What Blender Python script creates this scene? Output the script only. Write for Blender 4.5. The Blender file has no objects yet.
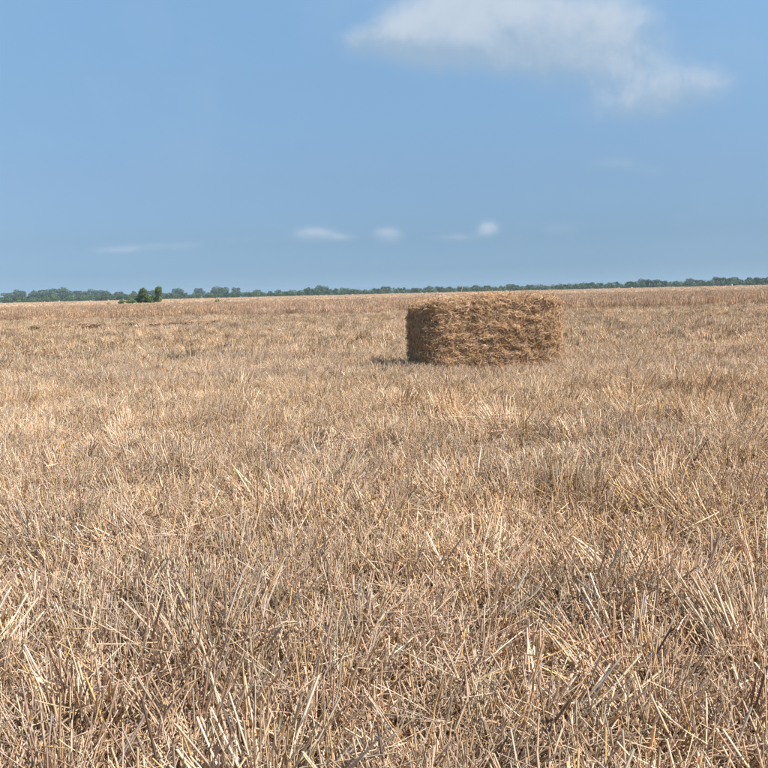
import bpy, math, random
import numpy as np
from mathutils import Vector, Euler, noise as mnoise

R = math.radians
rng = np.random.default_rng(11)
random.seed(11)
sc = bpy.context.scene
COL = sc.collection

# ------------------------------------------------------------------ camera
F = 850.0 / 768.0            # focal length in picture widths
EYE = 1.45
PITCH = math.atan((384 - 292.5) / 850.0)
ROLL = R(1.37)
cam_d = bpy.data.cameras.new('camera')
cam_d.sensor_width = 36
cam_d.lens = 36 * F
cam_d.clip_start = 0.05
cam_d.clip_end = 20000
cam = bpy.data.objects.new('camera', cam_d)
COL.objects.link(cam)
cam.location = (0, 0, EYE)
cam.rotation_mode = 'QUATERNION'
cam.rotation_quaternion = Euler((math.pi / 2 - PITCH, 0, 0)).to_quaternion() @ Euler((0, 0, -ROLL)).to_quaternion()
sc.camera = cam
CAMQ = cam.rotation_quaternion.to_matrix()


def ray(px, py):
    """direction in the world of a point of the photograph (768 px frame)"""
    return (CAMQ @ Vector(((px - 384) / 850.0, (384 - py) / 850.0, -1))).normalized()


def spot(px, dist):
    """ground position at a compass direction and a distance"""
    d = ray(px, 292.5 - (px - 384) * math.tan(ROLL))
    k = dist / math.hypot(d.x, d.y)
    return d.x * k, d.y * k


# ------------------------------------------------------------------ light
SUN_EL = R(51)
SUN_AZ = R(108)              # clockwise from +Y (view direction): behind, to the right
to_sun = Vector((math.cos(SUN_EL) * math.sin(SUN_AZ), math.cos(SUN_EL) * math.cos(SUN_AZ), math.sin(SUN_EL)))
sun_d = bpy.data.lights.new('sun', 'SUN')
sun_d.energy = 5.0
sun_d.angle = R(0.53)
sun_d.color = (1.0, 0.955, 0.88)
sun = bpy.data.objects.new('sun', sun_d)
COL.objects.link(sun)
sun.rotation_mode = 'QUATERNION'
sun.rotation_quaternion = to_sun.to_track_quat('Z', 'Y')

sc.view_settings.view_transform = 'Standard'
sc.view_settings.look = 'None'
sc.view_settings.exposure = 0.72
sc.view_settings.gamma = 1.0
sc.cycles.use_denoising = True
sc.cycles.max_bounces = 6
sc.cycles.diffuse_bounces = 3
sc.cycles.glossy_bounces = 1
sc.cycles.transmission_bounces = 2
sc.cycles.volume_bounces = 0
sc.cycles.use_adaptive_sampling = True
sc.cycles.adaptive_threshold = 0.03
sc.cycles.transparent_max_bounces = 4


class NT:
    """small helper around a node tree"""
    def __init__(self, tree):
        self.t = tree

    def n(self, kind, **kw):
        nd = self.t.nodes.new(kind)
        for k, v in kw.items():
            setattr(nd, k, v)
        return nd

    def put(self, sock, v):
        if isinstance(v, bpy.types.NodeSocket):
            self.t.links.new(v, sock)
        elif v is not None:
            sock.default_value = v

    def m(self, op, a, b=None, c=None, clamp=False):
        nd = self.n('ShaderNodeMath', operation=op, use_clamp=clamp)
        for i, v in enumerate((a, b, c)):
            self.put(nd.inputs[i], v)
        return nd.outputs[0]

    def mix(self, fac, a, b, blend='MIX'):
        nd = self.n('ShaderNodeMix', data_type='RGBA', blend_type=blend)
        self.put(nd.inputs[0], fac)
        self.put(nd.inputs[6], a)
        self.put(nd.inputs[7], b)
        return nd.outputs[2]

    def noise(self, vec, scale, detail=4, rough=.55, dist=0.0):
        nd = self.n('ShaderNodeTexNoise')
        if vec is not None:
            self.put(nd.inputs['Vector'], vec)
        nd.inputs['Scale'].default_value = scale
        nd.inputs['Detail'].default_value = detail
        nd.inputs['Roughness'].default_value = rough
        nd.inputs['Distortion'].default_value = dist
        return nd.outputs[0]

    def ramp(self, fac, stops):
        nd = self.n('ShaderNodeValToRGB')
        cr = nd.color_ramp
        while len(cr.elements) < len(stops):
            cr.elements.new(0.5)
        for e, (p, c) in zip(cr.elements, stops):
            e.position = p
            e.color = (*c, 1) if len(c) == 3 else c
        self.put(nd.inputs[0], fac)
        return nd.outputs[0]

    def smooth(self, v, lo, hi):
        nd = self.n('ShaderNodeMapRange', interpolation_type='SMOOTHSTEP')
        self.put(nd.inputs[0], v)
        nd.inputs[1].default_value = lo
        nd.inputs[2].default_value = hi
        return nd.outputs[0]


# ------------------------------------------------------------------ sky
world = bpy.data.worlds.new('World')
sc.world = world
world.use_nodes = True
w = NT(world.node_tree)
for nd in list(w.t.nodes):
    w.t.nodes.remove(nd)
out = w.n('ShaderNodeOutputWorld')
bg = w.n('ShaderNodeBackground')
w.t.links.new(bg.outputs[0], out.inputs[0])
sky = w.n('ShaderNodeTexSky', sky_type='NISHITA')
sky.sun_disc = False
sky.sun_elevation = SUN_EL
sky.sun_rotation = SUN_AZ
sky.altitude = 0
sky.air_density = 1.0
sky.dust_density = 0.6
sky.ozone_density = 1.6
tc = w.n('ShaderNodeTexCoord')
D = tc.outputs['Generated']
sep = w.n('ShaderNodeSeparateXYZ')
w.t.links.new(D, sep.inputs[0])
el = w.m('ARCSINE', sep.outputs[2])
az = w.m('ARCTAN2', sep.outputs[0], sep.outputs[1])
# summer haze over the coast plain: greyer blue, low contrast towards the horizon, the same all round
eln = w.m('MULTIPLY', el, 1 / R(40), clamp=True)
SKY_GAIN = [(0.0, (.385, .625, 1.08)), (.0125, (.345, .555, .97)), (.0375, (.31, .474, .82)), (.0875, (.35, .465, .68)), (.1875, (.51, .60, .71)), (.335, (.75, .86, .89)), (.47, (.95, 1.09, 1.08)), (1.0, (1.15, 1.22, 1.2))]
gain = w.ramp(eln, SKY_GAIN)
base = w.mix(1.0, sky.outputs[0], gain, 'MULTIPLY')

# clouds: each one a direction (azimuth, elevation), a half width and a half height, a density
CLOUDS = [  # photograph position and half extents, only used to find the direction of each cloud
    (512, 25, 104, 36, 1.0), (405, 40, 50, 19, .75), (455, 36, 66, 26, .7), (590, 40, 60, 32, .62), (452, 0, 44, 14, .5), (600, 72, 66, 26, .28), (520, 62, 90, 20, .25),
    (682, 92, 56, 24, .55), (626, 112, 40, 17, .42), (660, 86, 60, 18, .22), (358, 40, 12, 10, .3), (612, 166, 26, 9, .34), (655, 174, 22, 9, .2), (598, 199, 28, 11, .22), (680, 222, 22, 9, .22), (560, 230, 24, 8, .22),
    (314, 234, 20, 7.5, .68), (344, 238, 18, 5, .42), (387, 236, 14, 9, .84), (488, 229, 10.5, 8, .68), (452, 238, 24, 5, .4), (165, 247, 34, 6, .38), (115, 251, 28, 5, .36), (250, 242, 40, 5, .25),
    # the same scatter goes on outside the frame
    (-260, 60, 110, 34, .9), (-420, 190, 60, 12, .5), (1010, 120, 90, 28, .8), (1180, 215, 50, 10, .5), (900, -120, 150, 50, .9), (120, -210, 140, 50, .8), (-150, -330, 140, 50, .8),
]
warp = w.n('ShaderNodeVectorMath', operation='MULTIPLY_ADD')
wcol = w.n('ShaderNodeTexNoise')
w.t.links.new(D, wcol.inputs['Vector'])
wcol.inputs['Scale'].default_value = 14
wcol.inputs['Detail'].default_value = 3
w.t.links.new(wcol.outputs['Color'], warp.inputs[0])
warp.inputs[1].default_value = (.06, .06, .05)
w.t.links.new(D, warp.inputs[2])
DW = warp.outputs[0]
fbm = w.m('MULTIPLY_ADD', w.noise(DW, 60.0, 4, .55), .2, w.m('MULTIPLY', w.noise(DW, 17.0, 6, .56), .8))
tot = None
vsum = None
for (cx, cy, hw, hh, dn) in CLOUDS:
    c, a, b = ray(cx, cy), ray(cx + hw, cy), ray(cx, cy - hh)
    a0, e0 = math.atan2(c.x, c.y), math.asin(c.z)
    sa = abs(math.atan2(a.x, a.y) - a0)
    se = abs(math.asin(b.z) - e0)
    u = w.m('MULTIPLY_ADD', az, 1 / sa, -a0 / sa)
    v = w.m('MULTIPLY_ADD', el, 1 / se, -e0 / se)
    q = w.m('MULTIPLY_ADD', u, u, w.m('MULTIPLY', v, v))
    g = w.m('MULTIPLY', w.m('POWER', .42, q), dn)
    tot = g if tot is None else w.m('ADD', tot, g)
    vsum = w.m('MULTIPLY', g, v) if vsum is None else w.m('MULTIPLY_ADD', g, v, vsum)
nz = w.m('SUBTRACT', fbm, .5)
namp = w.m('MULTIPLY_ADD', w.m('MULTIPLY', el, 1 / R(13), clamp=True), .7, .65)     # low far clouds look small, so their billows are finer too
vmean = w.m('DIVIDE', vsum, w.m('ADD', tot, .02))
gate = w.m('MINIMUM', w.m('MULTIPLY', tot, 2.2), 1.0)
dens = w.m('MULTIPLY', w.smooth(w.m('MULTIPLY_ADD', nz, namp, tot), -.05, 1.1), gate)
lit = w.smooth(w.m('MULTIPLY_ADD', nz, 2.6, vmean), -.75, .75)
# thin veil, all round
veil = w.m('MULTIPLY', w.smooth(w.noise(DW, 4.0, 4, .6), .48, .8), .12)
dens = w.m('MAXIMUM', w.m('MULTIPLY', dens, .96), veil)
SKYK = 0.095
EXPO = 2 ** sc.view_settings.exposure
CB = [x / SKYK / EXPO for x in (.335, .47, .63)]
CL = [x / SKYK / EXPO for x in (.56, .65, .76)]
ccol = w.mix(lit, (*CB, 1), (*CL, 1))
fin = w.mix(dens, base, ccol)
w.t.links.new(fin, bg.inputs[0])
bg.inputs[1].default_value = SKYK
world.cycles.sampling_method = 'MANUAL'
world.cycles.sample_map_resolution = 256


# ------------------------------------------------------------------ helpers
def tag(o, label=None, cat=None, group=None, kind=None):
    if label: o['label'] = label
    if cat: o['category'] = cat
    if group: o['group'] = group
    if kind: o['kind'] = kind
    return o


def mesh_obj(name, V, faces, mat, parent=None, col=None, smooth=False, link=True):
    me = bpy.data.meshes.new(name)
    V = np.asarray(V, dtype=np.float32)
    faces = np.asarray(faces, dtype=np.int32)
    nf, k = faces.shape
    me.vertices.add(len(V))
    me.vertices.foreach_set('co', V.ravel())
    me.loops.add(nf * k)
    me.loops.foreach_set('vertex_index', faces.ravel())
    me.polygons.add(nf)
    me.polygons.foreach_set('loop_start', np.arange(0, nf * k, k, dtype=np.int32))
    me.polygons.foreach_set('loop_total', np.full(nf, k, dtype=np.int32))
    me.update(calc_edges=True)
    if col is not None:
        at = me.attributes.new('col', 'FLOAT_COLOR', 'POINT')
        c4 = np.ones((len(V), 4), dtype=np.float32)
        c4[:, :3] = col
        at.data.foreach_set('color', c4.ravel())
    if smooth:
        me.polygons.foreach_set('use_smooth', np.ones(nf, dtype=bool))
    me.materials.append(mat)
    o = bpy.data.objects.new(name, me)
    if link:
        COL.objects.link(o)
    if parent:
        o.parent = parent
    return o


def tubes(P, rad, cols, sides=3):
    """N stalks, centre lines P (N,K,3), radii (N,K), colours (N,3) -> verts, quads, vertex colours"""
    N, K, _ = P.shape
    T = np.gradient(P, axis=1)
    T /= np.linalg.norm(T, axis=2, keepdims=True) + 1e-9
    ref = np.where(np.abs(T[:, :1, 2:3]) < .8, np.array([0, 0, 1.]), np.array([1., 0, 0]))
    ref = np.broadcast_to(ref, P.shape)
    A = np.cross(T, ref)
    A /= np.linalg.norm(A, axis=2, keepdims=True) + 1e-9
    B = np.cross(T, A)
    th0 = rng.uniform(0, 6.28, (N, 1, 1))
    rings = []
    for s in range(sides):
        th = th0 + s * 2 * math.pi / sides
        rings.append(P + rad[..., None] * (np.cos(th) * A + np.sin(th) * B))
    V = np.stack(rings, axis=2).reshape(-1, 3)                  # N,K,sides
    i = np.arange(N)[:, None, None] * K * sides
    k = np.arange(K - 1)[None, :, None] * sides
    s = np.arange(sides)[None, None, :]
    s2 = (s + 1) % sides
    a = i + k + s; b = i + k + s2; c = i + k + sides + s2; d = i + k + sides + s
    Fc = np.stack([a, b, c, d], axis=-1).reshape(-1, 4)
    C = np.repeat(cols, K * sides, axis=0)
    return V, Fc, C


PAL = np.array([[.775, .60, .425], [.67, .485, .322], [.55, .38, .24], [.61, .40, .18], [.44, .295, .187], [.355, .247, .165], [.21, .142, .094], [.75, .62, .485]])


def pick_cols(n, wts):
    wts = np.array(wts, float)
    idx = rng.choice(len(PAL), n, p=wts / wts.sum())
    return np.clip(PAL[idx] * rng.uniform(.82, 1.15, (n, 1)) * rng.normal(1, .03, (n, 3)), .02, .85)


STUB_W = (22, 24, 18, 9, 9, 7, 4, 9)
BALE_W = (12, 18, 24, 22, 14, 6, 4, 2)


# ------------------------------------------------------------------ materials
def new_mat(name):
    m = bpy.data.materials.new(name)
    m.use_nodes = True
    t = NT(m.node_tree)
    p = m.node_tree.nodes['Principled BSDF']
    return m, t, p


def straw_material(name, tint=(1, 1, 1), patch=.28, rough=.6, transl=.22, scale=.35):
    m, t, p = new_mat(name)
    at = t.n('ShaderNodeAttribute', attribute_name='col')
    oi = t.n('ShaderNodeObjectInfo')
    geo = t.n('ShaderNodeNewGeometry')
    big = t.noise(geo.outputs['Position'], scale, 4, .6)
    f = t.m('MULTIPLY_ADD', oi.outputs['Random'], .58, .74)
    f = t.m('MULTIPLY', f, t.m('MULTIPLY_ADD', big, 2 * patch, 1 - patch))
    c = t.mix(1.0, at.outputs['Color'], (*tint, 1), 'MULTIPLY')
    sc_ = t.n('ShaderNodeVectorMath', operation='SCALE')
    t.put(sc_.inputs[0], c)
    t.put(sc_.inputs['Scale'], f)
    # the field is golden in some strips, greyer in others
    mp = t.n('ShaderNodeMapping')
    mp.inputs['Scale'].default_value = (.045, .16, .1)
    t.put(mp.inputs['Vector'], geo.outputs['Position'])
    strip = t.smooth(t.noise(mp.outputs[0], 1.0, 4, .55), .36, .64)
    hue = t.mix(strip, (.98, .97, .985, 1), (1.04, 1.0, .92, 1))
    # fine grain along the fibre, blotches of weathering
    gr = t.noise(geo.outputs['Position'], 70, 3, .6)
    c2 = t.mix(t.m('MULTIPLY', t.smooth(gr, .5, .75), .30), t.mix(1.0, sc_.outputs[0], hue, 'MULTIPLY'), (.22, .15, .095, 1))
    t.put(p.inputs['Base Color'], c2)
    p.inputs['Roughness'].default_value = rough
    p.inputs['Specular IOR Level'].default_value = .35
    if transl:
        tr = t.n('ShaderNodeBsdfTranslucent')
        t.put(tr.inputs[0], c2)
        mx = t.n('ShaderNodeMixShader')
        mx.inputs[0].default_value = transl
        t.t.links.new(p.outputs[0], mx.inputs[1])
        t.t.links.new(tr.outputs[0], mx.inputs[2])
        t.t.links.new(mx.outputs[0], t.t.nodes['Material Output'].inputs[0])
    return m


M_STUB = straw_material('stubble_straw')
M_FAR = straw_material('far_stubble', tint=(1.0, .97, .95), patch=.35, transl=.1, scale=.09)
M_STAND = straw_material('standing_dry_crop', tint=(.97, .91, .89), patch=.3, transl=.1, scale=.12)
M_BALE = straw_material('bale_straw', tint=(.98, .915, .82), patch=.2, transl=.08, scale=2.5)


def soil_material():
    m, t, p = new_mat('field_soil')
    geo = t.n('ShaderNodeNewGeometry')
    pos = geo.outputs['Position']
    n1 = t.noise(pos, 9, 6, .65)
    n2 = t.noise(pos, .5, 5, .6)
    n3 = t.noise(pos, .012, 4, .55)
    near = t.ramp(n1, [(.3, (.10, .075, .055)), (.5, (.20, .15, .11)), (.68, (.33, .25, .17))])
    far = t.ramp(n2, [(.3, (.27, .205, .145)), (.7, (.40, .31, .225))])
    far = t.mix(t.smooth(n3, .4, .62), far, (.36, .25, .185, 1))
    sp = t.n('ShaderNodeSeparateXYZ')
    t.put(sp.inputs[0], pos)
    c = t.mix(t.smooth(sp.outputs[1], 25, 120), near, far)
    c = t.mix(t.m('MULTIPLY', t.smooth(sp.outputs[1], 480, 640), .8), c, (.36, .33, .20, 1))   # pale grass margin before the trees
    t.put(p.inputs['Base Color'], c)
    p.inputs['Roughness'].default_value = .95
    p.inputs['Specular IOR Level'].default_value = .1
    b = t.n('ShaderNodeBump')
    b.inputs['Strength'].default_value = .6
    b.inputs['Distance'].default_value = .03
    t.put(b.inputs['Height'], n1)
    t.t.links.new(b.outputs[0], p.inputs['Normal'])
    return m


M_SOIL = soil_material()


def leaf_material(name, tint):
    m, t, p = new_mat(name)
    at = t.n('ShaderNodeAttribute', attribute_name='col')
    oi = t.n('ShaderNodeObjectInfo')
    c = t.mix(1.0, at.outputs['Color'], (*tint, 1), 'MULTIPLY')
    sc_ = t.n('ShaderNodeVectorMath', operation='SCALE')
    t.put(sc_.inputs[0], c)
    t.put(sc_.inputs['Scale'], t.m('MULTIPLY_ADD', oi.outputs['Random'], .5, .75))
    t.put(p.inputs['Base Color'], sc_.outputs[0])
    p.inputs['Roughness'].default_value = .6
    tr = t.n('ShaderNodeBsdfTranslucent')
    t.put(tr.inputs[0], sc_.outputs[0])
    mx = t.n('ShaderNodeMixShader')
    mx.inputs[0].default_value = .18
    t.t.links.new(p.outputs[0], mx.inputs[1])
    t.t.links.new(tr.outputs[0], mx.inputs[2])
    t.t.links.new(mx.outputs[0], t.t.nodes['Material Output'].inputs[0])
    return m


M_LEAF = leaf_material('far_leaves', (1, 1, 1))
M_BUSH = leaf_material('bush_leaves', (1.75, 1.6, 1.4))


def bark_material():
    m, t, p = new_mat('bark')
    tcn = t.n('ShaderNodeTexCoord')
    n1 = t.noise(tcn.outputs['Object'], 6, 5, .6)
    t.put(p.inputs['Base Color'], t.ramp(n1, [(.3, (.05, .038, .028)), (.7, (.14, .11, .085))]))
    p.inputs['Roughness'].default_value = .9
    return m


M_BARK = bark_material()


# ------------------------------------------------------------------ field sheet
def relief(x, y):
    z = .022 * np.sin(x * 1.7 + .6 * y + .4) + .02 * np.sin(y * 1.35 - x * .5 + 1.1) + .014 * np.sin(x * 3.9 + y * 2.8)
    z = z + .05 * np.sin(x * .17 + .9) * np.sin(y * .13 + .3)
    return z * np.clip((70 - np.hypot(x, y)) / 30, 0, 1)


def build_field():
    rad = np.concatenate([np.arange(0, 8, .25), np.arange(8, 30, .6), np.arange(30, 80, 2.), np.geomspace(80, 2500, 40)])
    na = 220
    th = np.arange(na) * 2 * math.pi / na
    X = rad[1:, None] * np.cos(th)
    Y = rad[1:, None] * np.sin(th)
    V = np.stack([X, Y, relief(X, Y)], -1).reshape(-1, 3)
    V = np.vstack([V, [[0, 0, relief(np.array(0.), np.array(0.))]]])
    nr = len(rad) - 1
    i = np.arange(nr - 1)[:, None] * na
    j = np.arange(na)[None]
    j2 = (j + 1) % na
    q = np.stack([i + j, i + na + j, i + na + j2, i + j2], -1).reshape(-1, 4)
    ctr = len(V) - 1
    jj = np.arange(na)
    tri = np.stack([np.full(na, ctr), jj, (jj + 1) % na, np.full(na, ctr)], -1)
    o = mesh_obj('field', V, q, M_SOIL, smooth=True)
    # close the centre
    o2 = o.data
    import bmesh
    bm = bmesh.new(); bm.from_mesh(o2); bm.verts.ensure_lookup_table()
    for t_ in tri:
        f = bm.faces.new([bm.verts[int(k)] for k in t_[:3]]); f.smooth = True
    bm.to_mesh(o2); bm.free()
    tag(o, kind='structure')
    return o


build_field()


# ------------------------------------------------------------------ stubble tufts (prototypes stay out of the scene; only the stuff objects place them)
def stalk_paths(root, dirv, length, K, bend, broken=0.0):
    """root (N,3), dirv (N,3) unit, length (N,), bend: sideways sag; broken: share of stalks whose top folds over"""
    N = len(root)
    s = np.linspace(0, 1, K)[None, :, None]
    side = rng.normal(0, 1, (N, 3)); side[:, 2] *= .3
    side -= (side * dirv).sum(1, keepdims=True) * dirv
    side /= np.linalg.norm(side, axis=1, keepdims=True) + 1e-9
    bnd = (rng.normal(0, bend, N) * length)[:, None, None]
    P = root[:, None] + dirv[:, None] * (length[:, None, None] * s) + side[:, None] * bnd * s ** 2
    br = rng.random(N) < broken
    if br.any():
        kk = K // 2
        n = br.sum()
        d2 = rng.normal(0, 1, (n, 3)); d2[:, 2] = -np.abs(d2[:, 2]) * .6
        d2 /= np.linalg.norm(d2, axis=1, keepdims=True)
        base = P[br, kk]
        steps = np.arange(1, K - kk)[None, :, None] / (K - 1 - kk)
        P[br, kk + 1:] = base[:, None] + d2[:, None] * steps * (length[br] * rng.uniform(.35, .7, n))[:, None, None]
    P[..., 2] = np.maximum(P[..., 2], -.02)
    return P


def tuft(kind, K=4):
    parts = []
    WID = 1.1                                    # stalks with their dry leaf sheaths
    def add(n, rr, hlo, hhi, lean, spread, r0, bend, broken, wts, zlo=-.02, jit=.13, ox=0, oy=0):
        a = rng.uniform(0, 6.283, n)
        q = rr * np.sqrt(rng.random(n))
        root = np.stack([ox + q * np.cos(a), oy + q * np.sin(a), np.full(n, zlo)], -1)
        la = rng.normal(0, .35)
        d = np.stack([np.cos(la) * lean + np.cos(a) * q / rr * spread + rng.normal(0, jit, n),
                      np.sin(la) * lean + np.sin(a) * q / rr * spread + rng.normal(0, jit, n), np.ones(n)], -1)
        d /= np.linalg.norm(d, axis=1, keepdims=True)
        L = rng.uniform(hlo, hhi, n)
        P = stalk_paths(root, d, L, K, bend, broken)
        rd = WID * (rng.uniform(.6, 1.5, n) * r0)[:, None] * np.linspace(1.1, .8, K)[None]
        parts.append(tubes(P, rd, pick_cols(n, wts)))
    def litter(n, rr, zhi, llo, lhi, r0, wts, steep=.25):
        a = rng.uniform(0, 6.283, n)
        q = rr * np.sqrt(rng.random(n))
        root = np.stack([q * np.cos(a), q * np.sin(a), rng.uniform(.0, zhi, n)], -1)
        b = rng.uniform(0, 6.283, n)
        d = np.stack([np.cos(b), np.sin(b), rng.normal(0, steep, n)], -1)
        d /= np.linalg.norm(d, axis=1, keepdims=True)
        L = rng.uniform(llo, lhi, n)
        P = stalk_paths(root - d * L[:, None] * .5, d, L, K, .16, .12)
        rd = WID * (rng.uniform(.6, 1.3, n) * r0)[:, None] * np.linspace(1, .7, K)[None]
        parts.append(tubes(P, rd, pick_cols(n, wts)))
    dull = (4, 10, 20, 12, 24, 18, 10, 2)
    pale = (36, 26, 12, 8, 5, 2, 1, 16)
    if kind == 'hill':              # one upright bundle of cut stalks in their dry sheaths
        ln = rng.uniform(.1, .6)
        add(34, .05, .14, .28, ln, .42, .0024, .11, .14, pale, jit=.10)
        add(26, .06, .10, .24, ln * .7, .6, .0023, .14, .2, STUB_W, jit=.13)
        add(20, .07, .05, .16, ln * .4, .9, .0019, .25, .35, dull)
        litter(12, .10, .22, .06, .20, .0014, STUB_W, .9)
        add(26, .06, .10, .28, ln * .8, .8, .0012, .42, .25, pale, jit=.22)
    elif kind == 'lean':            # bundle pushed over to one side
        ln = rng.uniform(.7, 1.3)
        add(36, .05, .18, .36, ln, .40, .0025, .12, .10, pale, jit=.09)
        add(26, .06, .12, .28, ln * .6, .6, .0023, .14, .2, STUB_W, jit=.14)
        add(14, .07, .05, .15, .2, .9, .0019, .25, .35, dull)
        litter(8, .12, .2, .06, .20, .0014, STUB_W, .8)
        add(26, .06, .14, .32, ln * .8, .8, .0012, .42, .25, pale, jit=.22)
    elif kind == 'fan':             # wide open bundle
        add(36, .04, .18, .36, .4, 1.0, .0026, .10, .09, pale, jit=.09)
        add(24, .06, .10, .24, .2, .9, .0023, .16, .2, STUB_W, jit=.14)
        litter(12, .14, .16, .08, .28, .0018, STUB_W, .5)
        add(24, .06, .12, .30, .3, 1.0, .0012, .42, .25, pale, jit=.22)
    elif kind == 'mat':             # flattened straw
        litter(64, .17, .09, .10, .32, .0022, (10, 16, 20, 10, 18, 12, 6, 4), .2)
        litter(12, .17, .16, .14, .36, .0024, STUB_W, .3)
        add(16, .14, .05, .14, .3, .8, .0022, .25, .35, dull)
    V = np.vstack([p[0] for p in parts])
    off = np.cumsum([0] + [len(p[0]) for p in parts])[:-1]
    Fc = np.vstack([p[1] + o for p, o in zip(parts, off)])
    C = np.vstack([p[2] for p in parts])
    return V, Fc, C


def patch(n, rr, hlo, hhi, r0, wts, lean=.2, spread=.22, litter=0, K=3, bend=.08, broken=.12, clump=12):
    """a square of stubble made of bundles of nearly parallel stalks"""
    nc = max(3, n // clump)
    g = rng.integers(0, nc, n)
    cx = rng.uniform(-rr, rr, nc); cy = rng.uniform(-rr, rr, nc)
    cr = .30 * rr / math.sqrt(nc)
    x = cx[g] + rng.normal(0, cr, n); y = cy[g] + rng.normal(0, cr, n)
    root = np.stack([x, y, np.full(n, -.03)], -1)
    la = rng.normal(0, .3)
    gx = np.cos(la) * lean + rng.normal(0, spread, nc); gy = np.sin(la) * lean + rng.normal(0, spread, nc)
    gh = rng.uniform(.7, 1.2, nc)
    d = np.stack([gx[g] + (x - cx[g]) / cr * .16 + rng.normal(0, .06, n), gy[g] + (y - cy[g]) / cr * .16 + rng.normal(0, .06, n), np.ones(n)], -1)
    if litter:
        k = int(n * litter)
        d[:k, 2] = rng.normal(.15, .2, k); d[:k, :2] = rng.normal(0, .6, (k, 2))
        root[:k, 2] = rng.uniform(.0, .6 * hlo, k)
    d /= np.linalg.norm(d, axis=1, keepdims=True)
    L = rng.uniform(hlo, hhi, n) * gh[g]
    P = stalk_paths(root, d, L, K, bend, broken)
    rd = (rng.uniform(.7, 1.35, n) * r0)[:, None] * np.linspace(1.1, .75, K)[None]
    cols = pick_cols(n, wts) * rng.uniform(.82, 1.15, nc)[g][:, None]
    return tubes(P, rd, np.clip(cols, .02, .85))


def protos(name, builders, mat):
    return [mesh_obj(name, V, Fc, mat, col=C, link=False) for (V, Fc, C) in builders]


def scatter(name, P, rot, scl, idx, protolist, label, cat):
    me = bpy.data.meshes.new(name)
    me.vertices.add(len(P))
    me.vertices.foreach_set('co', np.asarray(P, np.float32).ravel())
    for nm, dat in (('rot', rot), ('scl', scl)):
        a = me.attributes.new(nm, 'FLOAT_VECTOR', 'POINT')
        a.data.foreach_set('vector', np.asarray(dat, np.float32).ravel())
    a = me.attributes.new('variant', 'INT', 'POINT')
    a.data.foreach_set('value', np.asarray(idx, np.int32))
    o = bpy.data.objects.new(name, me)
    COL.objects.link(o)
    g = bpy.data.node_groups.new(name + '_scatter', 'GeometryNodeTree')
    g.interface.new_socket('Geometry', in_out='INPUT', socket_type='NodeSocketGeometry')
    g.interface.new_socket('Geometry', in_out='OUTPUT', socket_type='NodeSocketGeometry')
    gi = g.nodes.new('NodeGroupInput'); go = g.nodes.new('NodeGroupOutput')
    jn = g.nodes.new('GeometryNodeJoinGeometry')
    for pr in protolist:
        ob = g.nodes.new('GeometryNodeObjectInfo')
        ob.inputs['Object'].default_value = pr
        ob.inputs['As Instance'].default_value = True
        g.links.new(ob.outputs['Geometry'], jn.inputs[0])
    ip = g.nodes.new('GeometryNodeInstanceOnPoints')
    ip.inputs['Pick Instance'].default_value = True
    mp = g.nodes.new('GeometryNodeMeshToPoints')
    g.links.new(gi.outputs[0], mp.inputs['Mesh'])
    g.links.new(mp.outputs[0], ip.inputs['Points'])
    g.links.new(jn.outputs[0], ip.inputs['Instance'])
    for nm, dt, sk in (('rot', 'FLOAT_VECTOR', 'Rotation'), ('scl', 'FLOAT_VECTOR', 'Scale'), ('variant', 'INT', 'Instance Index')):
        na = g.nodes.new('GeometryNodeInputNamedAttribute')
        na.data_type = dt
        na.inputs['Name'].default_value = nm
        g.links.new(na.outputs['Attribute'], ip.inputs[sk])
    g.links.new(ip.outputs[0], go.inputs[0])
    md = o.modifiers.new('scatter', 'NODES')
    md.node_group = g
    tag(o, label, cat, kind='stuff')
    return o


def wave(x, y, L, seed):
    """cheap smooth random field, about -1..1"""
    r = np.random.default_rng(seed)
    v = np.zeros_like(x)
    for k in range(7):
        a = r.uniform(0, 6.283); f = 6.283 / L * r.uniform(.6, 1.7)
        v += np.sin((x * math.cos(a) + y * math.sin(a)) * f + r.uniform(0, 6.283))
    return v / 3.2


def wedge(spacing, r0, r1, half_deg, jit=.5):
    """jittered grid points in a wedge in front of the camera"""
    xm = r1 * math.sin(R(half_deg)) + 1
    gx, gy = np.meshgrid(np.arange(-xm, xm, spacing), np.arange(-4 if r0 < 1 else 0, r1, spacing))
    x = gx.ravel() + rng.uniform(-jit, jit, gx.size) * spacing
    y = gy.ravel() + rng.uniform(-jit, jit, gx.size) * spacing
    r = np.hypot(x, y)
    ok = (r >= r0) & (r < r1) & ((np.abs(np.arctan2(x, y)) < R(half_deg)) | (r < 4.5))
    return x[ok], y[ok]


# edge between the cut stubble and the taller dry growth behind it, nearer on the right
def edge_y(x):
    return 53.5 - .13 * x + 1.0 * np.sin(x * .35) + .5 * np.sin(x * 1.3 + 1)


# the bale stands on the stubble
BALE_L, BALE_W, BALE_H = 2.41, 1.27, 1.335
BALE_YAW = R(12.5)
BALE_C0 = np.array([.663, 13.5])       # near left corner
bu = np.array([math.cos(BALE_YAW), math.sin(BALE_YAW)])
bv = np.array([-math.sin(BALE_YAW), math.cos(BALE_YAW)])
BALE_C = BALE_C0 + bu * BALE_L / 2 + bv * BALE_W / 2


def under_bale(x, y, pad=-.02):
    u = (x - BALE_C[0]) * bu[0] + (y - BALE_C[1]) * bu[1]
    v = (x - BALE_C[0]) * bv[0] + (y - BALE_C[1]) * bv[1]
    return (np.abs(u) < BALE_L / 2 + pad) & (np.abs(v) < BALE_W / 2 + pad)


def rut_y(x):
    """old wheel rut crossing the stubble on the left"""
    return 33.5 + (x + 15) * .62


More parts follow.
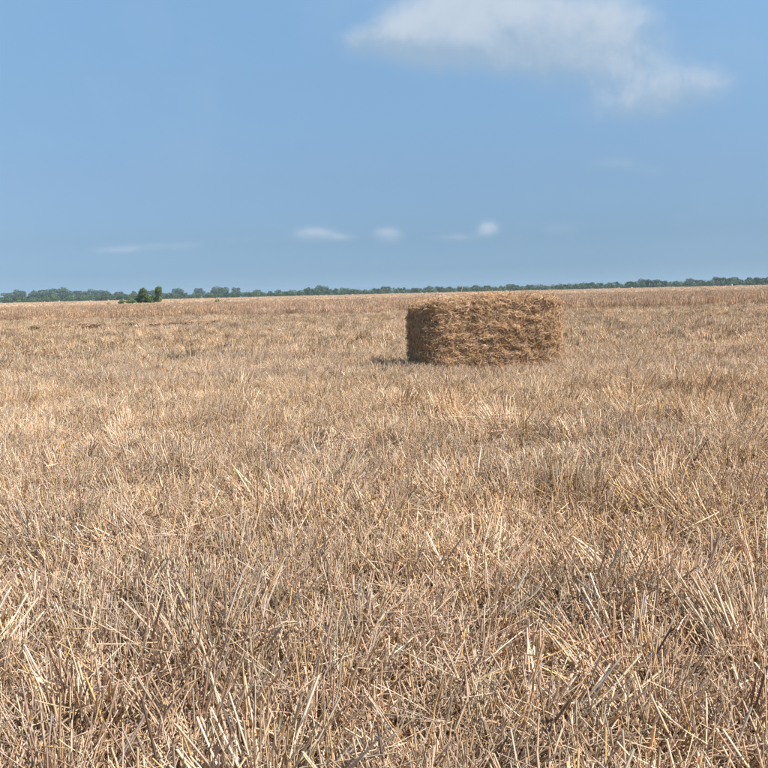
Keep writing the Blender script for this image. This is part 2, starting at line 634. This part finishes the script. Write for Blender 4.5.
def place(x, y, kinds_idx, hvar, tilt, smin, smax, seed, zoff=0.0, drift=0):
    n = len(x)
    h = 1 + hvar * wave(x, y, 2.6, seed) + .5 * hvar * wave(x, y, .9, seed + 1)
    s = rng.uniform(smin, smax, n)
    scl = np.stack([s, s, s * np.clip(h, .55, 1.6)], -1)
    lx = tilt * wave(x, y, 1.7, seed + 2) + rng.normal(0, .5 * tilt, n)
    ly = tilt * wave(x, y, 1.7, seed + 3) + rng.normal(0, .5 * tilt, n)
    if drift:
        # neighbours lean the same way, the direction turning every metre or so
        rz = 3.0 * wave(x, y, drift, seed + 4) + .8 * wave(x, y, drift * 3, seed + 5) + rng.normal(0, .55, n)
    else:
        rz = rng.uniform(0, 6.283, n)
    rot = np.stack([ly, lx, rz], -1)
    P = np.stack([x, y, relief(x, y) + zoff], -1)
    return P, rot, scl


def build_stubble():
    kinds = ['hill'] * 12 + ['lean'] * 6 + ['fan'] * 4 + ['mat'] * 5
    pr = protos('stubble_tuft', [tuft(k) for k in kinds], M_STUB)
    # brown flattened straw over the soil
    x, y = wedge(.17, 0, 20, 36)
    r = np.hypot(x, y)
    keep = ~under_bale(x, y) & (r > .3) & (rng.random(len(x)) < np.clip((20.5 - r) / 4, 0, 1))
    x0, y0 = x[keep], y[keep]
    P0, rot0, scl0 = place(x0, y0, None, .15, .05, .9, 1.25, 15)
    i0 = rng.integers(22, 27, len(x0))
    # the cut bundles
    x, y = wedge(.165, 0, 20, 36)
    r = np.hypot(x, y)
    dens = .88 + .25 * wave(x, y, 1.3, 5)
    keep = (rng.random(len(x)) < dens) & ~under_bale(x, y) & (r > .35) & (rng.random(len(x)) < np.clip((20.5 - r) / 4, 0, 1))
    x, y = x[keep], y[keep]
    P, rot, scl = place(x, y, None, .26, .2, .9, 1.45, 20, drift=1.5)
    scl[:, 2] *= .86
    scl[:, 2] *= np.where(under_bale(x, y, .95), .5, 1.0)      # pressed down round the bale
    f = wave(x, y, 1.5, 9) + rng.normal(0, .5, len(x))
    idx = np.where(f > .45, rng.integers(12, 18, len(x)), np.where(f > -.62, rng.integers(0, 12, len(x)), rng.integers(18, 22, len(x))))
    scatter('stubble', np.vstack([P0, P]), np.vstack([rot0, rot]), np.vstack([scl0, scl]), np.concatenate([i0, idx]), pr, 'short cut straw stubble covering the field around the bale', 'stubble')

    pr2 = protos('stubble_patch', [patch(170, .34, .13 + .02 * (k % 3), .25 + .03 * (k % 3), .0052, (26, 26, 18, 9, 8, 4, 2, 9) if k % 3 else (12, 20, 24, 10, 16, 10, 4, 4), lean=.1 + .03 * k, spread=.3, litter=.14, bend=.1, clump=24) for k in range(12)], M_STUB)
    x, y = wedge(.36, 15.5, 66, 32)
    r = np.hypot(x, y)
    rut = (np.abs(y - rut_y(x)) < .28) & (x < -3) & (x > -22)
    keep = (y < edge_y(x)) & ~under_bale(x, y, .2) & (rng.random(len(x)) < np.clip((r - 15) / 4, 0, 1)) & ~rut
    x, y = x[keep], y[keep]
    P, rot, scl = place(x, y, None, .3, .2, .85, 1.25, 40, drift=2.2)
    scl[:, 2] *= .95
    scatter('stubble', P, rot, scl, rng.integers(0, 12, len(x)), pr2, 'cut straw stubble stretching away behind the bale', 'stubble')

    crop_w = (14, 20, 22, 8, 16, 10, 4, 6)
    pr3 = protos('dry_growth_patch', [patch(230, .75, .36, .62, .009, crop_w, lean=.1, spread=.14, K=3, bend=.12, clump=16) for k in range(8)], M_STAND)
    x, y = wedge(.85, 44, 190, 32)
    keep = (y > edge_y(x) + .4) & (rng.random(len(x)) < .97)
    x, y = x[keep], y[keep]
    P, rot, scl = place(x, y, None, .16, .06, .85, 1.25, 60)
    front = y < edge_y(x) + 2.4
    far = np.clip((y - 60) / 100, 0, 1)
    scl[:, 2] *= 1 - .5 * far
    scatter('dry_grass', P, rot, scl, rng.integers(0, 8, len(x)), pr3, 'taller pinkish dry grass starting beyond the cut stubble', 'dry grass')
    # brown weeds along the cut edge
    pr5 = protos('edge_weed_patch', [patch(170, .55, .20, .40, .008, (2, 6, 10, 8, 24, 26, 22, 0), lean=.1, spread=.25, K=3, bend=.15) for k in range(6)], M_STAND)
    ex = np.arange(-38, 36, .42)
    ex = np.concatenate([ex, ex + .2]) + rng.uniform(-.2, .2, 2 * len(ex))
    ey = edge_y(ex) + rng.uniform(-.9, .3, len(ex))
    keep = rng.random(len(ex)) < .72 + .3 * wave(ex, ey, 9, 77)
    P, rot, scl = place(ex[keep], ey[keep], None, .3, .1, .75, 1.25, 90)
    scatter('weeds', P, rot, scl, rng.integers(0, 6, keep.sum()), pr5, 'brown dry weeds along the edge where the taller dry grass begins', 'weeds')

    pr4 = protos('far_patch', [patch(190, 2.2, .16, .34, .03, STUB_W, lean=.1, spread=.3, K=3) for k in range(6)], M_FAR)
    x, y = wedge(2.9, 165, 690, 31)
    P, rot, scl = place(x, y, None, .2, .04, .85, 1.3, 80)
    scatter('far_stubble', P, rot, scl, rng.integers(0, 6, len(x)), pr4, 'pale far stubble reaching to the trees', 'stubble')


build_stubble()


# ------------------------------------------------------------------ the straw bale
def bale_surface(p, n):
    """displacement along the normal at local point p (box coordinates)"""
    q = Vector(p)
    a = mnoise.fractal(q * 3.1 + Vector((5, 1, 2)), 1.0, 2.0, 3)
    b = mnoise.turbulence(q * 11.0, 4, False)
    c = mnoise.noise(q * 26)
    lay = math.sin(q.z * 38 + 3.0 * mnoise.noise(q * 1.7))          # level flakes
    return (.018 * a + .036 * (b - .45) + .028 * c + .010 * lay) * (1.35 if q.z > BALE_H - .16 else 1.0)


def build_bale():
    root = bpy.data.objects.new('straw_bale', None)
    COL.objects.link(root)
    root.location = (BALE_C[0], BALE_C[1], 0)
    root.rotation_euler = (0, 0, BALE_YAW)
    tag(root, 'big rectangular bale of golden brown straw standing alone on the stubble', 'straw bale')
    hl, hw, H = BALE_L / 2, BALE_W / 2, BALE_H
    rc = .33                                       # rounded edges

    def rounded(p):
        """push a point of the box surface on to the rounded box, give its normal"""
        ZS = 6.0                                   # tighter rounding at the top than at the upright corners
        c = Vector((hl, hw, H / 2 * ZS))
        q = Vector((p[0], p[1], (p[2] - H / 2) * ZS))
        k = Vector([max(-c[i] + rc, min(c[i] - rc, q[i])) for i in range(3)])
        d = (q - k)
        nn = d.normalized() if d.length > 1e-6 else Vector((0, 0, 1))
        s = k + nn * rc
        s.z /= ZS
        nn = Vector((nn.x, nn.y, nn.z * ZS)).normalized()
        # slightly swollen sides, slumped top corners
        u, v, h = s.x / hl, s.y / hw, (s.z + H / 2) / H
        s.y += .03 * (1 if s.y > 0 else -1) * (1 - u * u) * math.sin(math.pi * min(1, max(0, h)))
        s.x += .035 * (1 if s.x > 0 else -1) * math.sin(math.pi * min(1, max(0, h * .9))) * abs(u) ** 6
        s.x += .05 * (h - .5) * (1 if s.x > 0 else -.3) * abs(u) ** 4
        s.z += .02 * math.sin(u * 2.2 + .6) * h - (.085 if u < 0 else .05) * h * h * abs(u) ** 9
        return Vector((s.x, s.y, s.z + H / 2)), nn

    step = .026
    import bmesh
    bm = bmesh.new()
    cache = {}

    def vert(p):
        key = (round(p[0], 4), round(p[1], 4), round(p[2], 4))
        if key not in cache:
            s, nn = rounded(p)
            s = s + nn * (bale_surface(s, nn) - .02)
            s.z = max(s.z, .005)
            cache[key] = bm.verts.new(s)
        return cache[key]

    def face(o, a, b, na, nb):
        g = [[vert((o[0] + a[0] * i / na + b[0] * j / nb, o[1] + a[1] * i / na + b[1] * j / nb, o[2] + a[2] * i / na + b[2] * j / nb)) for j in range(nb + 1)] for i in range(na + 1)]
        for i in range(na):
            for j in range(nb):
                vs = [g[i][j], g[i + 1][j], g[i + 1][j + 1], g[i][j + 1]]
                if len(set(vs)) == 4:
                    try:
                        bm.faces.new(vs)
                    except ValueError:
                        pass
    nl, nw, nh = int(BALE_L / step), int(BALE_W / step), int(H / step)
    face((-hl, -hw, 0), (BALE_L, 0, 0), (0, 0, H), nl, nh)
    face((hl, hw, 0), (-BALE_L, 0, 0), (0, 0, H), nl, nh)
    face((-hl, hw, 0), (0, -BALE_W, 0), (0, 0, H), nw, nh)
    face((hl, -hw, 0), (0, BALE_W, 0), (0, 0, H), nw, nh)
    face((-hl, -hw, H), (BALE_L, 0, 0), (0, BALE_W, 0), nl, nw)
    face((-hl, hw, 0), (BALE_L, 0, 0), (0, -BALE_W, 0), nl, nw)
    bmesh.ops.recalc_face_normals(bm, faces=bm.faces)
    me = bpy.data.meshes.new('packed_straw')
    bm.to_mesh(me); bm.free()
    at = me.attributes.new('col', 'FLOAT_COLOR', 'POINT')
    cc = np.ones((len(me.vertices), 4), np.float32)
    cc[:, :3] = pick_cols(len(me.vertices), (4, 10, 22, 20, 20, 12, 8, 0))
    at.data.foreach_set('color', cc.ravel())
    me.materials.append(M_BALE)
    core = bpy.data.objects.new('packed_straw', me)
    COL.objects.link(core); core.parent = root

    # loose straws lying over the surface
    areas = [('f', BALE_L * H * 1.25), ('l', BALE_W * H * 1.1), ('r', BALE_W * H), ('b', BALE_L * H * .45), ('t', BALE_L * BALE_W * .9)]
    tot_a = sum(a for _, a in areas)
    NS = 34000
    pts, nrm = [], []
    for fc, a in areas:
        n = int(NS * a / tot_a)
        for _ in range(n):
            u, v = random.uniform(-1, 1), random.uniform(-1, 1)
            p = {'f': (u * hl, -hw, (v + 1) / 2 * H), 'b': (u * hl, hw, (v + 1) / 2 * H), 'l': (-hl, u * hw, (v + 1) / 2 * H), 'r': (hl, u * hw, (v + 1) / 2 * H), 't': (u * hl, v * hw, H)}[fc]
            s, nn = rounded(p)
            s = s + nn * (bale_surface(s, nn) - .012)
            pts.append(s[:]); nrm.append(nn[:])
    pts = np.array(pts); nrm = np.array(nrm)
    n = len(pts)
    # strands follow swirling drifts over the faces, mostly lying level
    sw = np.array([mnoise.noise(Vector(p) * 4.2 + Vector((9, 9, 9))) for p in pts]) * 1.7 + rng.normal(0, .65, n)
    up = np.tile([0, 0, 1.], (n, 1))
    flat = np.abs(nrm[:, 2]) > .8
    up[flat] = [0, 1., 0]
    tx = np.cross(up, nrm); tx /= np.linalg.norm(tx, axis=1, keepdims=True) + 1e-9
    ty = np.cross(nrm, tx)
    d = np.cos(sw)[:, None] * tx + np.sin(sw)[:, None] * ty
    side = np.cross(nrm, d)
    L = rng.uniform(.04, .17, n)
    K = 4
    s = np.linspace(-.5, .5, K)[None, :, None]
    lift0 = np.abs(rng.normal(0, .018, n)); lift1 = rng.normal(0, .02, n)
    curl = rng.normal(0, .22, n) * L
    P = pts[:, None] + d[:, None] * L[:, None, None] * s + side[:, None] * curl[:, None, None] * (s * s * 4 - .5) + nrm[:, None] * (lift0[:, None, None] + lift1[:, None, None] * s * 2 - .35 * L[:, None, None] * (s * s))
    P[..., 2] = np.maximum(P[..., 2], .012)
    rd = (rng.uniform(.0014, .0038, n))[:, None] * np.linspace(1, .75, K)[None]
    V, Fc, C = tubes(P, rd, pick_cols(n, BALE_W_COL))
    o = mesh_obj('loose_straw', V, Fc, M_BALE, root, C)
    o['kind'] = 'stuff'

    # shaggy ends poking out of the edges and the top, one long stem standing up
    n = 2600
    pts, nrm = [], []
    for _ in range(n):
        e = random.random()
        u = random.uniform(-1, 1)
        if e < .4: p = (u * hl, -hw, H)
        elif e < .55: p = (-hl, -hw, (u + 1) / 2 * H)
        elif e < .7: p = (hl, -hw, (u + 1) / 2 * H)
        elif e < .78: p = (-hl, u * hw, H)
        elif e < .85: p = (hl, u * hw, H)
        else: p = (u * hl, random.uniform(-hw, hw), H)
        s_, nn = rounded(p)
        s_ = s_ + nn * (bale_surface(s_, nn) - .03)
        pts.append(s_[:]); nrm.append(nn[:])
    pts = np.array(pts); nrm = np.array(nrm)
    d = nrm * .55 + rng.normal(0, .6, (n, 3)); d /= np.linalg.norm(d, axis=1, keepdims=True)
    L = rng.uniform(.05, .12, n) * rng.choice([1, 1, 1, 1.7], n)
    P = stalk_paths(pts, d, L, 4, .25, .2)
    P = np.concatenate([P, stalk_paths(np.array([[-.57, -.45, H - .05]]), np.array([[.3, 0, .95]]) / np.linalg.norm([.3, 0, .95]), np.array([.27]), 4, .08)])
    C0 = pick_cols(n + 1, BALE_W_COL); C0[-1] = (.62, .5, .33)
    rd = np.concatenate([rng.uniform(.0016, .0036, n), [.006]])[:, None] * np.linspace(1, .7, 4)[None]
    V, Fc, C = tubes(P, rd, C0)
    o = mesh_obj('straw_ends', V, Fc, M_BALE, root, C)
    o['kind'] = 'stuff'


BALE_W_COL = (18, 18, 18, 16, 13, 9, 9, 4)
build_bale()


def spilled_straw():
    n = 1500
    u = rng.uniform(-BALE_L / 2 - .45, BALE_L / 2 + .45, n); v = rng.uniform(-BALE_W / 2 - .5, BALE_W / 2 + .45, n)
    ok = (np.abs(u) > BALE_L / 2 - .1) | (np.abs(v) > BALE_W / 2 - .1)
    u, v = u[ok], v[ok]; n = len(u)
    p = BALE_C + u[:, None] * bu + v[:, None] * bv
    b = rng.uniform(0, 6.283, n)
    d = np.stack([np.cos(b), np.sin(b), rng.normal(0, .3, n)], -1); d /= np.linalg.norm(d, axis=1, keepdims=True)
    P = stalk_paths(np.column_stack([p, rng.uniform(.02, .20, n)]), d, rng.uniform(.1, .3, n), 4, .2, .2)
    V, Fc, C = tubes(P, rng.uniform(.002, .0035, n)[:, None] * np.ones((1, 4)), pick_cols(n, BALE_W_COL))
    o = mesh_obj('spilled_straw', V, Fc, M_BALE, None, C)
    tag(o, 'loose straw spilled on the stubble around the foot of the bale', 'straw', kind='stuff')


spilled_straw()


# ------------------------------------------------------------------ straw clods along the rut on the left
def build_clods():
    var = []
    for k in range(4):
        n = 480
        a = rng.uniform(0, 6.283, n); h = rng.random(n)
        rr = .24 * np.sqrt(1 - h * h * .9) * rng.uniform(.7, 1.05, n)
        root = np.stack([rr * np.cos(a) * 1.35, rr * np.sin(a), h * .33], -1)
        b = rng.uniform(0, 6.283, n)
        d = np.stack([np.cos(b), np.sin(b), rng.normal(0, .3, n)], -1); d /= np.linalg.norm(d, axis=1, keepdims=True)
        P = stalk_paths(root, d, rng.uniform(.05, .13, n), 3, .2, .2)
        P[..., 2] = np.maximum(P[..., 2], -.01)
        tb = tubes(P, np.full((n, 3), .008), pick_cols(n, (5, 10, 14, 20, 20, 18, 18, 0)))
        var.append(tb)
    px = [4 + 7.6 * k + random.uniform(-3, 3) for k in range(30)]
    for k, x_ in enumerate(px):
        V, Fc, C = var[k % 4]
        d = ray(x_, 292.5 - (x_ - 384) * math.tan(ROLL))
        t = d.x / d.y
        # crossing of the view line with the rut
        y = (33.5 + 15 * .62) / (1 - .62 * t)
        x = t * y
        if k < 4:
            o = mesh_obj('straw_heap', V, Fc, M_STUB, None, C)
            var[k] = (V, Fc, C)
            if k == 0: first = []
            first.append(o)
        else:
            o = first[k % 4].copy(); COL.objects.link(o)
        o.location = (x, y, float(relief(np.array(x), np.array(y))))
        s = random.uniform(.85, 1.25)
        o.scale = (s, s, s * random.uniform(.9, 1.2))
        o.rotation_euler = (0, 0, random.uniform(0, 6.28))
        tag(o, 'small dark straw heap in the row along the old rut in the stubble', 'straw heap', 'straw heaps along the rut')


build_clods()


# ------------------------------------------------------------------ trees and bushes
GREENS = np.array([[.050, .096, .030], [.070, .115, .036], [.040, .080, .028], [.092, .125, .042], [.058, .092, .038]])


def crown_mesh(lobes, per, leaf, tint=(1, 1, 1)):
    """leaf-sized faces spread through lobes: (x, y, z, rx, rz)"""
    Vs, Cs = [], []
    for (x, y, z, rx, rz) in lobes:
        n = int(per * (rx * rx + rx * rz))
        d = rng.normal(0, 1, (n, 3)); d /= np.linalg.norm(d, axis=1, keepdims=True)
        q = rng.uniform(.45, 1.08, (n, 1)) ** .6
        c = np.array([x, y, z]) + d * q * np.array([rx, rx, rz])
        c += rng.normal(0, .05 * rx, (n, 3))
        nn = d + rng.normal(0, .7, (n, 3)); nn /= np.linalg.norm(nn, axis=1, keepdims=True)
        a = np.cross(nn, rng.normal(0, 1, (n, 3))); a /= np.linalg.norm(a, axis=1, keepdims=True) + 1e-9
        b = np.cross(nn, a)
        s = leaf * rng.uniform(.6, 1.4, (n, 1))
        Vs.append(np.stack([c - a * s, c + b * s * .55, c + a * s, c - b * s * .55], 1).reshape(-1, 3))
        g = GREENS[rng.integers(0, len(GREENS))] * .5 + GREENS[rng.integers(0, len(GREENS), n)] * .5
        Cs.append(np.repeat(g * rng.uniform(.75, 1.25, (n, 1)) * np.array(tint), 4, axis=0))
    V = np.vstack(Vs); V[:, 2] = np.maximum(V[:, 2], .03)
    return V, np.arange(len(V)).reshape(-1, 4), np.vstack(Cs)


def trunk_mesh(h, r, lobes):
    P = [np.stack([np.linspace(0, lobes[0][0] * .6, 5), np.linspace(0, lobes[0][1] * .6, 5), np.linspace(-.1, h, 5)], -1)]
    rr = [np.linspace(r, r * .45, 5)]
    for (x, y, z, rx, rz) in lobes[:5]:
        t = np.linspace(0, 1, 5)[:, None]
        st = np.array([0, 0, h * .45])
        P.append(st + (np.array([x, y, z]) - st) * t + np.array([0, 0, .12 * h]) * (t * (1 - t)))
        rr.append(np.linspace(r * .5, r * .12, 5))
    return tubes(np.array(P), np.array(rr), np.full((len(P), 3), .1), sides=6)


def make_tree(name, lobes, per, leaf, trunk_h, trunk_r, mat, tint=(1, 1, 1)):
    root = bpy.data.objects.new(name, None)
    V, Fc, C = trunk_mesh(trunk_h, trunk_r, lobes)
    t = mesh_obj('trunk', V, Fc, M_BARK, root, smooth=True)
    V, Fc, C = crown_mesh(lobes, per, leaf, tint)
    c = mesh_obj('crown', V, Fc, mat, root, C)
    COL.objects.link(root)
    return root


def copy_tree(root):
    r = root.copy(); COL.objects.link(r)
    for ch in list(root.children):
        c = ch.copy(); COL.objects.link(c); c.parent = r
        c.matrix_parent_inverse = ch.matrix_parent_inverse
    return r


def round_lobes(w_, h, n, base=.3):
    """lobes of a broad crown, width w_, full height h"""
    L = [(0, 0, h * (.5 + base * .3), w_ * .32, h * .30)]
    for k in range(n):
        a = k * 2.4 + random.uniform(-.4, .4); q = random.uniform(.2, .36) * w_
        rx = random.uniform(.14, .24) * w_
        z = random.uniform(base * h + rx * .5, h * .86)
        L.append((q * math.cos(a), q * math.sin(a), z, rx, rx * random.uniform(.75, 1.0)))
    L.append((random.uniform(-.1, .1) * w_, 0, h * .86, w_ * .17, h * .14))
    return L


def far_trees():
    # about 7 m tall prototypes of four habits
    protos_ = []
    for (w_, h, n, base) in ((7.5, 7, 8, .12), (6, 7.5, 7, .2), (9.5, 6.2, 10, .08), (5, 7, 6, .25), (8, 7, 9, .15)):
        L = round_lobes(w_, h, n, base)
        # low skirt so the crown meets the scrub
        protos_.append((make_tree('tree', L, 26, .42, h * .6, .16, M_LEAF), h, w_))
    used = [False] * len(protos_)

    def put(px, dist, top_px, wide, k, label, group):
        pr, h, w_ = protos_[k]
        o = copy_tree(pr) if used[k] else pr
        used[k] = True
        x, y = spot(px, dist)
        # height from the angle its top stands above the eye's level line
        H_ = top_px * dist / 850.0
        s = H_ / h
        o.location = (x, y, 0)
        o.scale = (s * wide, s * wide, s)
        o.rotation_euler = (0, 0, random.uniform(0, 6.28))
        tag(o, label, 'tree', group)
    ADJ = ['rounded', 'upright', 'broad spreading', 'slender', 'bushy']

    def zone(px):
        for lim, ph in ((100, 'in front of the hazy wood'), (195, 'behind the bushes in the field'), (262, 'beyond the lone yellow green shrub'), (400, 'between the lone shrub and the bale'),
                        (570, 'behind the straw bale'), (690, 'between the bale and the white tank')):
            if px < lim: return ph
        return 'around the tiny white tank'
    GN_ = 'trees along the far field edge'
    LB = 'hazy bluish tree standing behind the far line of trees'
    GB = 'hazy trees behind the far line'
    # taller trees one can tell apart: photograph column, height of the top above the field edge in photograph pixels
    tall = [(3, 8), (14, 9), (29, 9), (66, 8.5), (110, 8), (128, 7), (171, 8.5), (183, 9), (208, 8), (217, 9.3), (227, 8), (236, 8.8), (250, 6.5), (262, 7), (271, 7.2),
            (287, 6), (299, 6.4), (309, 8.0), (318, 7.8), (328, 8.6), (335, 7.8), (354, 6.8), (365, 6), (377, 6), (386, 8.6), (399, 7.5), (404, 7.2), (416, 6), (427, 6.3), (440, 6),
            (449, 6.8), (462, 6.4), (474, 7.8), (488, 6.6), (500, 6.2), (514, 6.6), (530, 6.4), (545, 6.2), (556, 5.8), (566, 5.8), (577, 6.2), (589, 6.2), (600, 6.6), (611, 7.2), (618, 7.6), (631, 7.8),
            (641, 7), (652, 7.4), (664, 7), (676, 7), (688, 6.8), (700, 7.3), (711, 7.0), (720, 8.8), (728, 8.0), (738, 8.0), (748, 8.2), (757, 8.2), (767, 8.4), (781, 8), (797, 8.6), (815, 7.8), (-14, 9), (-30, 8)]
    for i, (px, hpx) in enumerate(tall):
        kk = [0, 1, 3, 4, 1, 2][i % 6]
        put(px, random.uniform(690, 730), hpx * random.uniform(.82, .94) * (.86 if px < 265 else 1), random.uniform(1.0, 1.6), kk, ADJ[kk] + ' green tree in the far tree line ' + zone(px), GN_)
    # hazier wood behind, on the left and in the gaps
    back = [(20, 12.5, 1), (36, 12.5, 1.3), (44, 14.0, 1.5), (51, 14.6, 1.6), (58, 14, 1.3), (69, 12.5, 1.3), (80, 12, 1.2), (89, 13.0, 1.2), (97, 11.5, 1.2), (105, 11, 1.3), (118, 10, 1.3), (134, 10.5, 1.3),
            (150, 9.5, 1.2), (178, 12, 1.3), (200, 12, 1.1), (214, 12.6, 1.2), (222, 11.8, 1.2), (237, 11.5, 1.0), (258, 8.5, 1.3), (280, 8, 1.2), (322, 10.5, 1.3), (8, 11, 1.2), (-8, 12, 1.3), (-24, 12, 1.4),
            (345, 7.5, 1.2), (430, 8, 1.2), (510, 8, 1.3), (583, 8, 1.2), (645, 9, 1.2), (690, 9, 1.2), (735, 9.5, 1.2)]
    for i, (px, hpx, wd) in enumerate(back):
        kk = [2, 0, 4, 1][i % 4]
        put(px, random.uniform(1180, 1320), hpx * .78, wd * 1.0, kk, ADJ[kk] + ' hazy bluish tree beyond the tree line ' + zone(px).replace('in front of', 'part of'), GB)


far_trees()


def scrub_belt():
    """continuous low thicket at the foot of the far trees"""
    Vs, Fs, Cs, off = [], [], [], 0
    lob = []
    for px in np.arange(-60, 830, 1.6):
        dist = random.uniform(670, 745)
        x, y = spot(px + random.uniform(-2, 2), dist)
        h = random.choice((3.2, 3.8, 4.4, 5.0)) * random.uniform(.85, 1.1) + (.4 if px < 120 else 0)
        lob.append((x, y, h * .5, random.uniform(1.6, 2.9), h * .5))
    V, Fc, C = crown_mesh(lob, 17, .42, (.95, .95, .8))
    o = mesh_obj('scrub', V, Fc, M_LEAF, None, C)
    tag(o, 'low green scrub running along the foot of the far trees', 'scrub', kind='stuff')


scrub_belt()


def near_bushes():
    DB = 212.0

    def at_px(o, px, dist=DB):
        x, y = spot(px, dist)
        o.location = (x, y, 0)
    k = DB / 850.0     # metres per photograph pixel there
    # young tree with a pointed crown rising out of the bushes
    L = [(0, 0, 2.5, .95, .8), (.15, .1, 3.15, .85, .6), (-.55, 0, 2.1, .8, .6), (.5, -.1, 2.0, .7, .6), (-.15, 0, 3.4, .6, .4), (-.1, .2, 1.3, 1.0, .8), (.75, 0, 2.6, .4, .35), (-.8, 0, 2.8, .3, .3), (.2, 0, 3.75, .3, .25)]
    o = make_tree('tree', L, 330, .13, 2.6, .09, M_BUSH, (1.0, 1.05, .9)); at_px(o, 143)
    tag(o, 'young green tree with peaked crown rising from the middle of the bushes in the field', 'tree')
    # slim tree with an upright oval crown
    L = [(.1, 0, 3.2, .85, 1.0), (-.2, .1, 2.6, .7, .65), (.3, 0, 3.75, .6, .5), (-.15, 0, 3.4, .6, .6), (.4, 0, 2.5, .55, .5), (.1, 0, 1.8, .5, .6), (-.3, .1, 1.4, .6, .6), (.25, 0, 1.1, .65, .6), (.55, .1, 3.2, .3, .3), (-.45, 0, 3.05, .3, .35)]
    o = make_tree('tree', L, 420, .12, 3.0, .08, M_BUSH, (.9, .95, .85)); at_px(o, 158.5)
    tag(o, 'slim tree with upright oval crown at the end of the bushes in the field', 'tree')
    specs = [(121.5, 7.5, 5.0, (1.0, 1.0, 1.0), 'small rounded green bush standing just apart from the larger bushes'),
             (131, 11, 6.2, (1.05, 1.1, .9), 'broad low green bush at the outer side of the bush group'),
             (138, 11, 8.2, (.95, 1.0, .9), 'full green bush under the tree with peaked crown'),
             (149, 12, 10.0, (.95, 1.0, .9), 'tall bushy shrub crowded between the two trees in the field'),
             (153, 11, 7.4, (1.0, 1.05, .9), 'dense green bush at the foot of the slim oval tree')]
    for (px, wpx, hpx, tint, lab) in specs:
        W_, H_ = wpx * k, hpx * k
        L = [(0, 0, H_ * .48, W_ * .34, H_ * .46)]
        for j in range(6):
            a = j * 1.05 + random.random() * .5
            L.append((math.cos(a) * W_ * .3, math.sin(a) * W_ * .3, H_ * random.uniform(.25, .6), W_ * random.uniform(.16, .24), H_ * random.uniform(.22, .34)))
        o = make_tree('bush', L, 380, .12, H_ * .5, .05, M_BUSH, tint)
        at_px(o, px, DB + random.uniform(-3, 3))
        tag(o, lab, 'bush')
    smalls = [(108.5, 203, 5, 2.6, (1.9, 1.35, .9), 'tiny brownish shrub in the dry grass beside the small rounded bush'),
              (217, 172, 6.5, 4.6, (1.5, 1.35, .8), 'small yellow green shrub standing alone in the dry grass'),
              (225, 172, 4, 2.6, (1.9, 1.35, .9), 'tiny brownish shrub next to the lone yellow green shrub'),
              (207, 176, 8, 2.0, (2.2, 1.5, 1.0), 'low brown weed clump leading up to the lone yellow green shrub')]
    for (px, dist, wpx, hpx, tint, lab) in smalls:
        W_, H_ = wpx * dist / 850, hpx * dist / 850 + .15
        L = [(0, 0, H_ * .5, W_ * .34, H_ * .45), (W_ * .25, 0, H_ * .35, W_ * .24, H_ * .3), (-W_ * .25, .1, H_ * .35, W_ * .24, H_ * .3)]
        o = make_tree('shrub', L, 700, .07, H_ * .5, .03, M_BUSH, tint)
        at_px(o, px, dist)
        tag(o, lab, 'shrub')


near_bushes()


# small white post by the far trees on the right
def white_post():
    m, t, p = new_mat('white_paint')
    tcn = t.n('ShaderNodeTexCoord')
    t.put(p.inputs['Base Color'], t.ramp(t.noise(tcn.outputs['Object'], 5, 4), [(.3, (.6, .6, .58)), (.7, (.8, .8, .78))]))
    p.inputs['Roughness'].default_value = .6
    import bmesh
    bm = bmesh.new()
    bmesh.ops.create_cone(bm, cap_ends=True, segments=10, radius1=.45, radius2=.4, depth=1.2)
    for v in bm.verts: v.co.z += .6
    r = bmesh.ops.create_cone(bm, cap_ends=True, segments=10, radius1=.47, radius2=.12, depth=.25)
    for v in r['verts']: v.co.z += 1.326
    me = bpy.data.meshes.new('white_tank'); bm.to_mesh(me); bm.free()
    me.materials.append(m)
    o = bpy.data.objects.new('white_tank', me); COL.objects.link(o)
    x, y = spot(732, 655)
    o.location = (x, y, 0)
    tag(o, 'tiny white tank standing before the far line of trees', 'tank')


white_post()


# ------------------------------------------------------------------ haze
def haze():
    m = bpy.data.materials.new('haze_air')
    m.use_nodes = True
    t = m.node_tree
    for nd in list(t.nodes):
        t.nodes.remove(nd)
    ou = t.nodes.new('ShaderNodeOutputMaterial')
    pv = t.nodes.new('ShaderNodeVolumePrincipled')
    pv.inputs['Color'].default_value = (.62, .80, 1.0, 1)
    pv.inputs['Density'].default_value = .00016
    pv.inputs['Anisotropy'].default_value = .0
    t.links.new(pv.outputs[0], ou.inputs['Volume'])
    a, z0, z1 = 2600, -1.2, 24
    V = [(-a, -a, z0), (a, -a, z0), (a, a, z0), (-a, a, z0), (-a, -a, z1), (a, -a, z1), (a, a, z1), (-a, a, z1)]
    Fc = [(3, 2, 1, 0), (4, 5, 6, 7), (0, 1, 5, 4), (1, 2, 6, 5), (2, 3, 7, 6), (3, 0, 4, 7)]
    o = mesh_obj('haze', V, Fc, m)
    tag(o, kind='stuff')


haze()
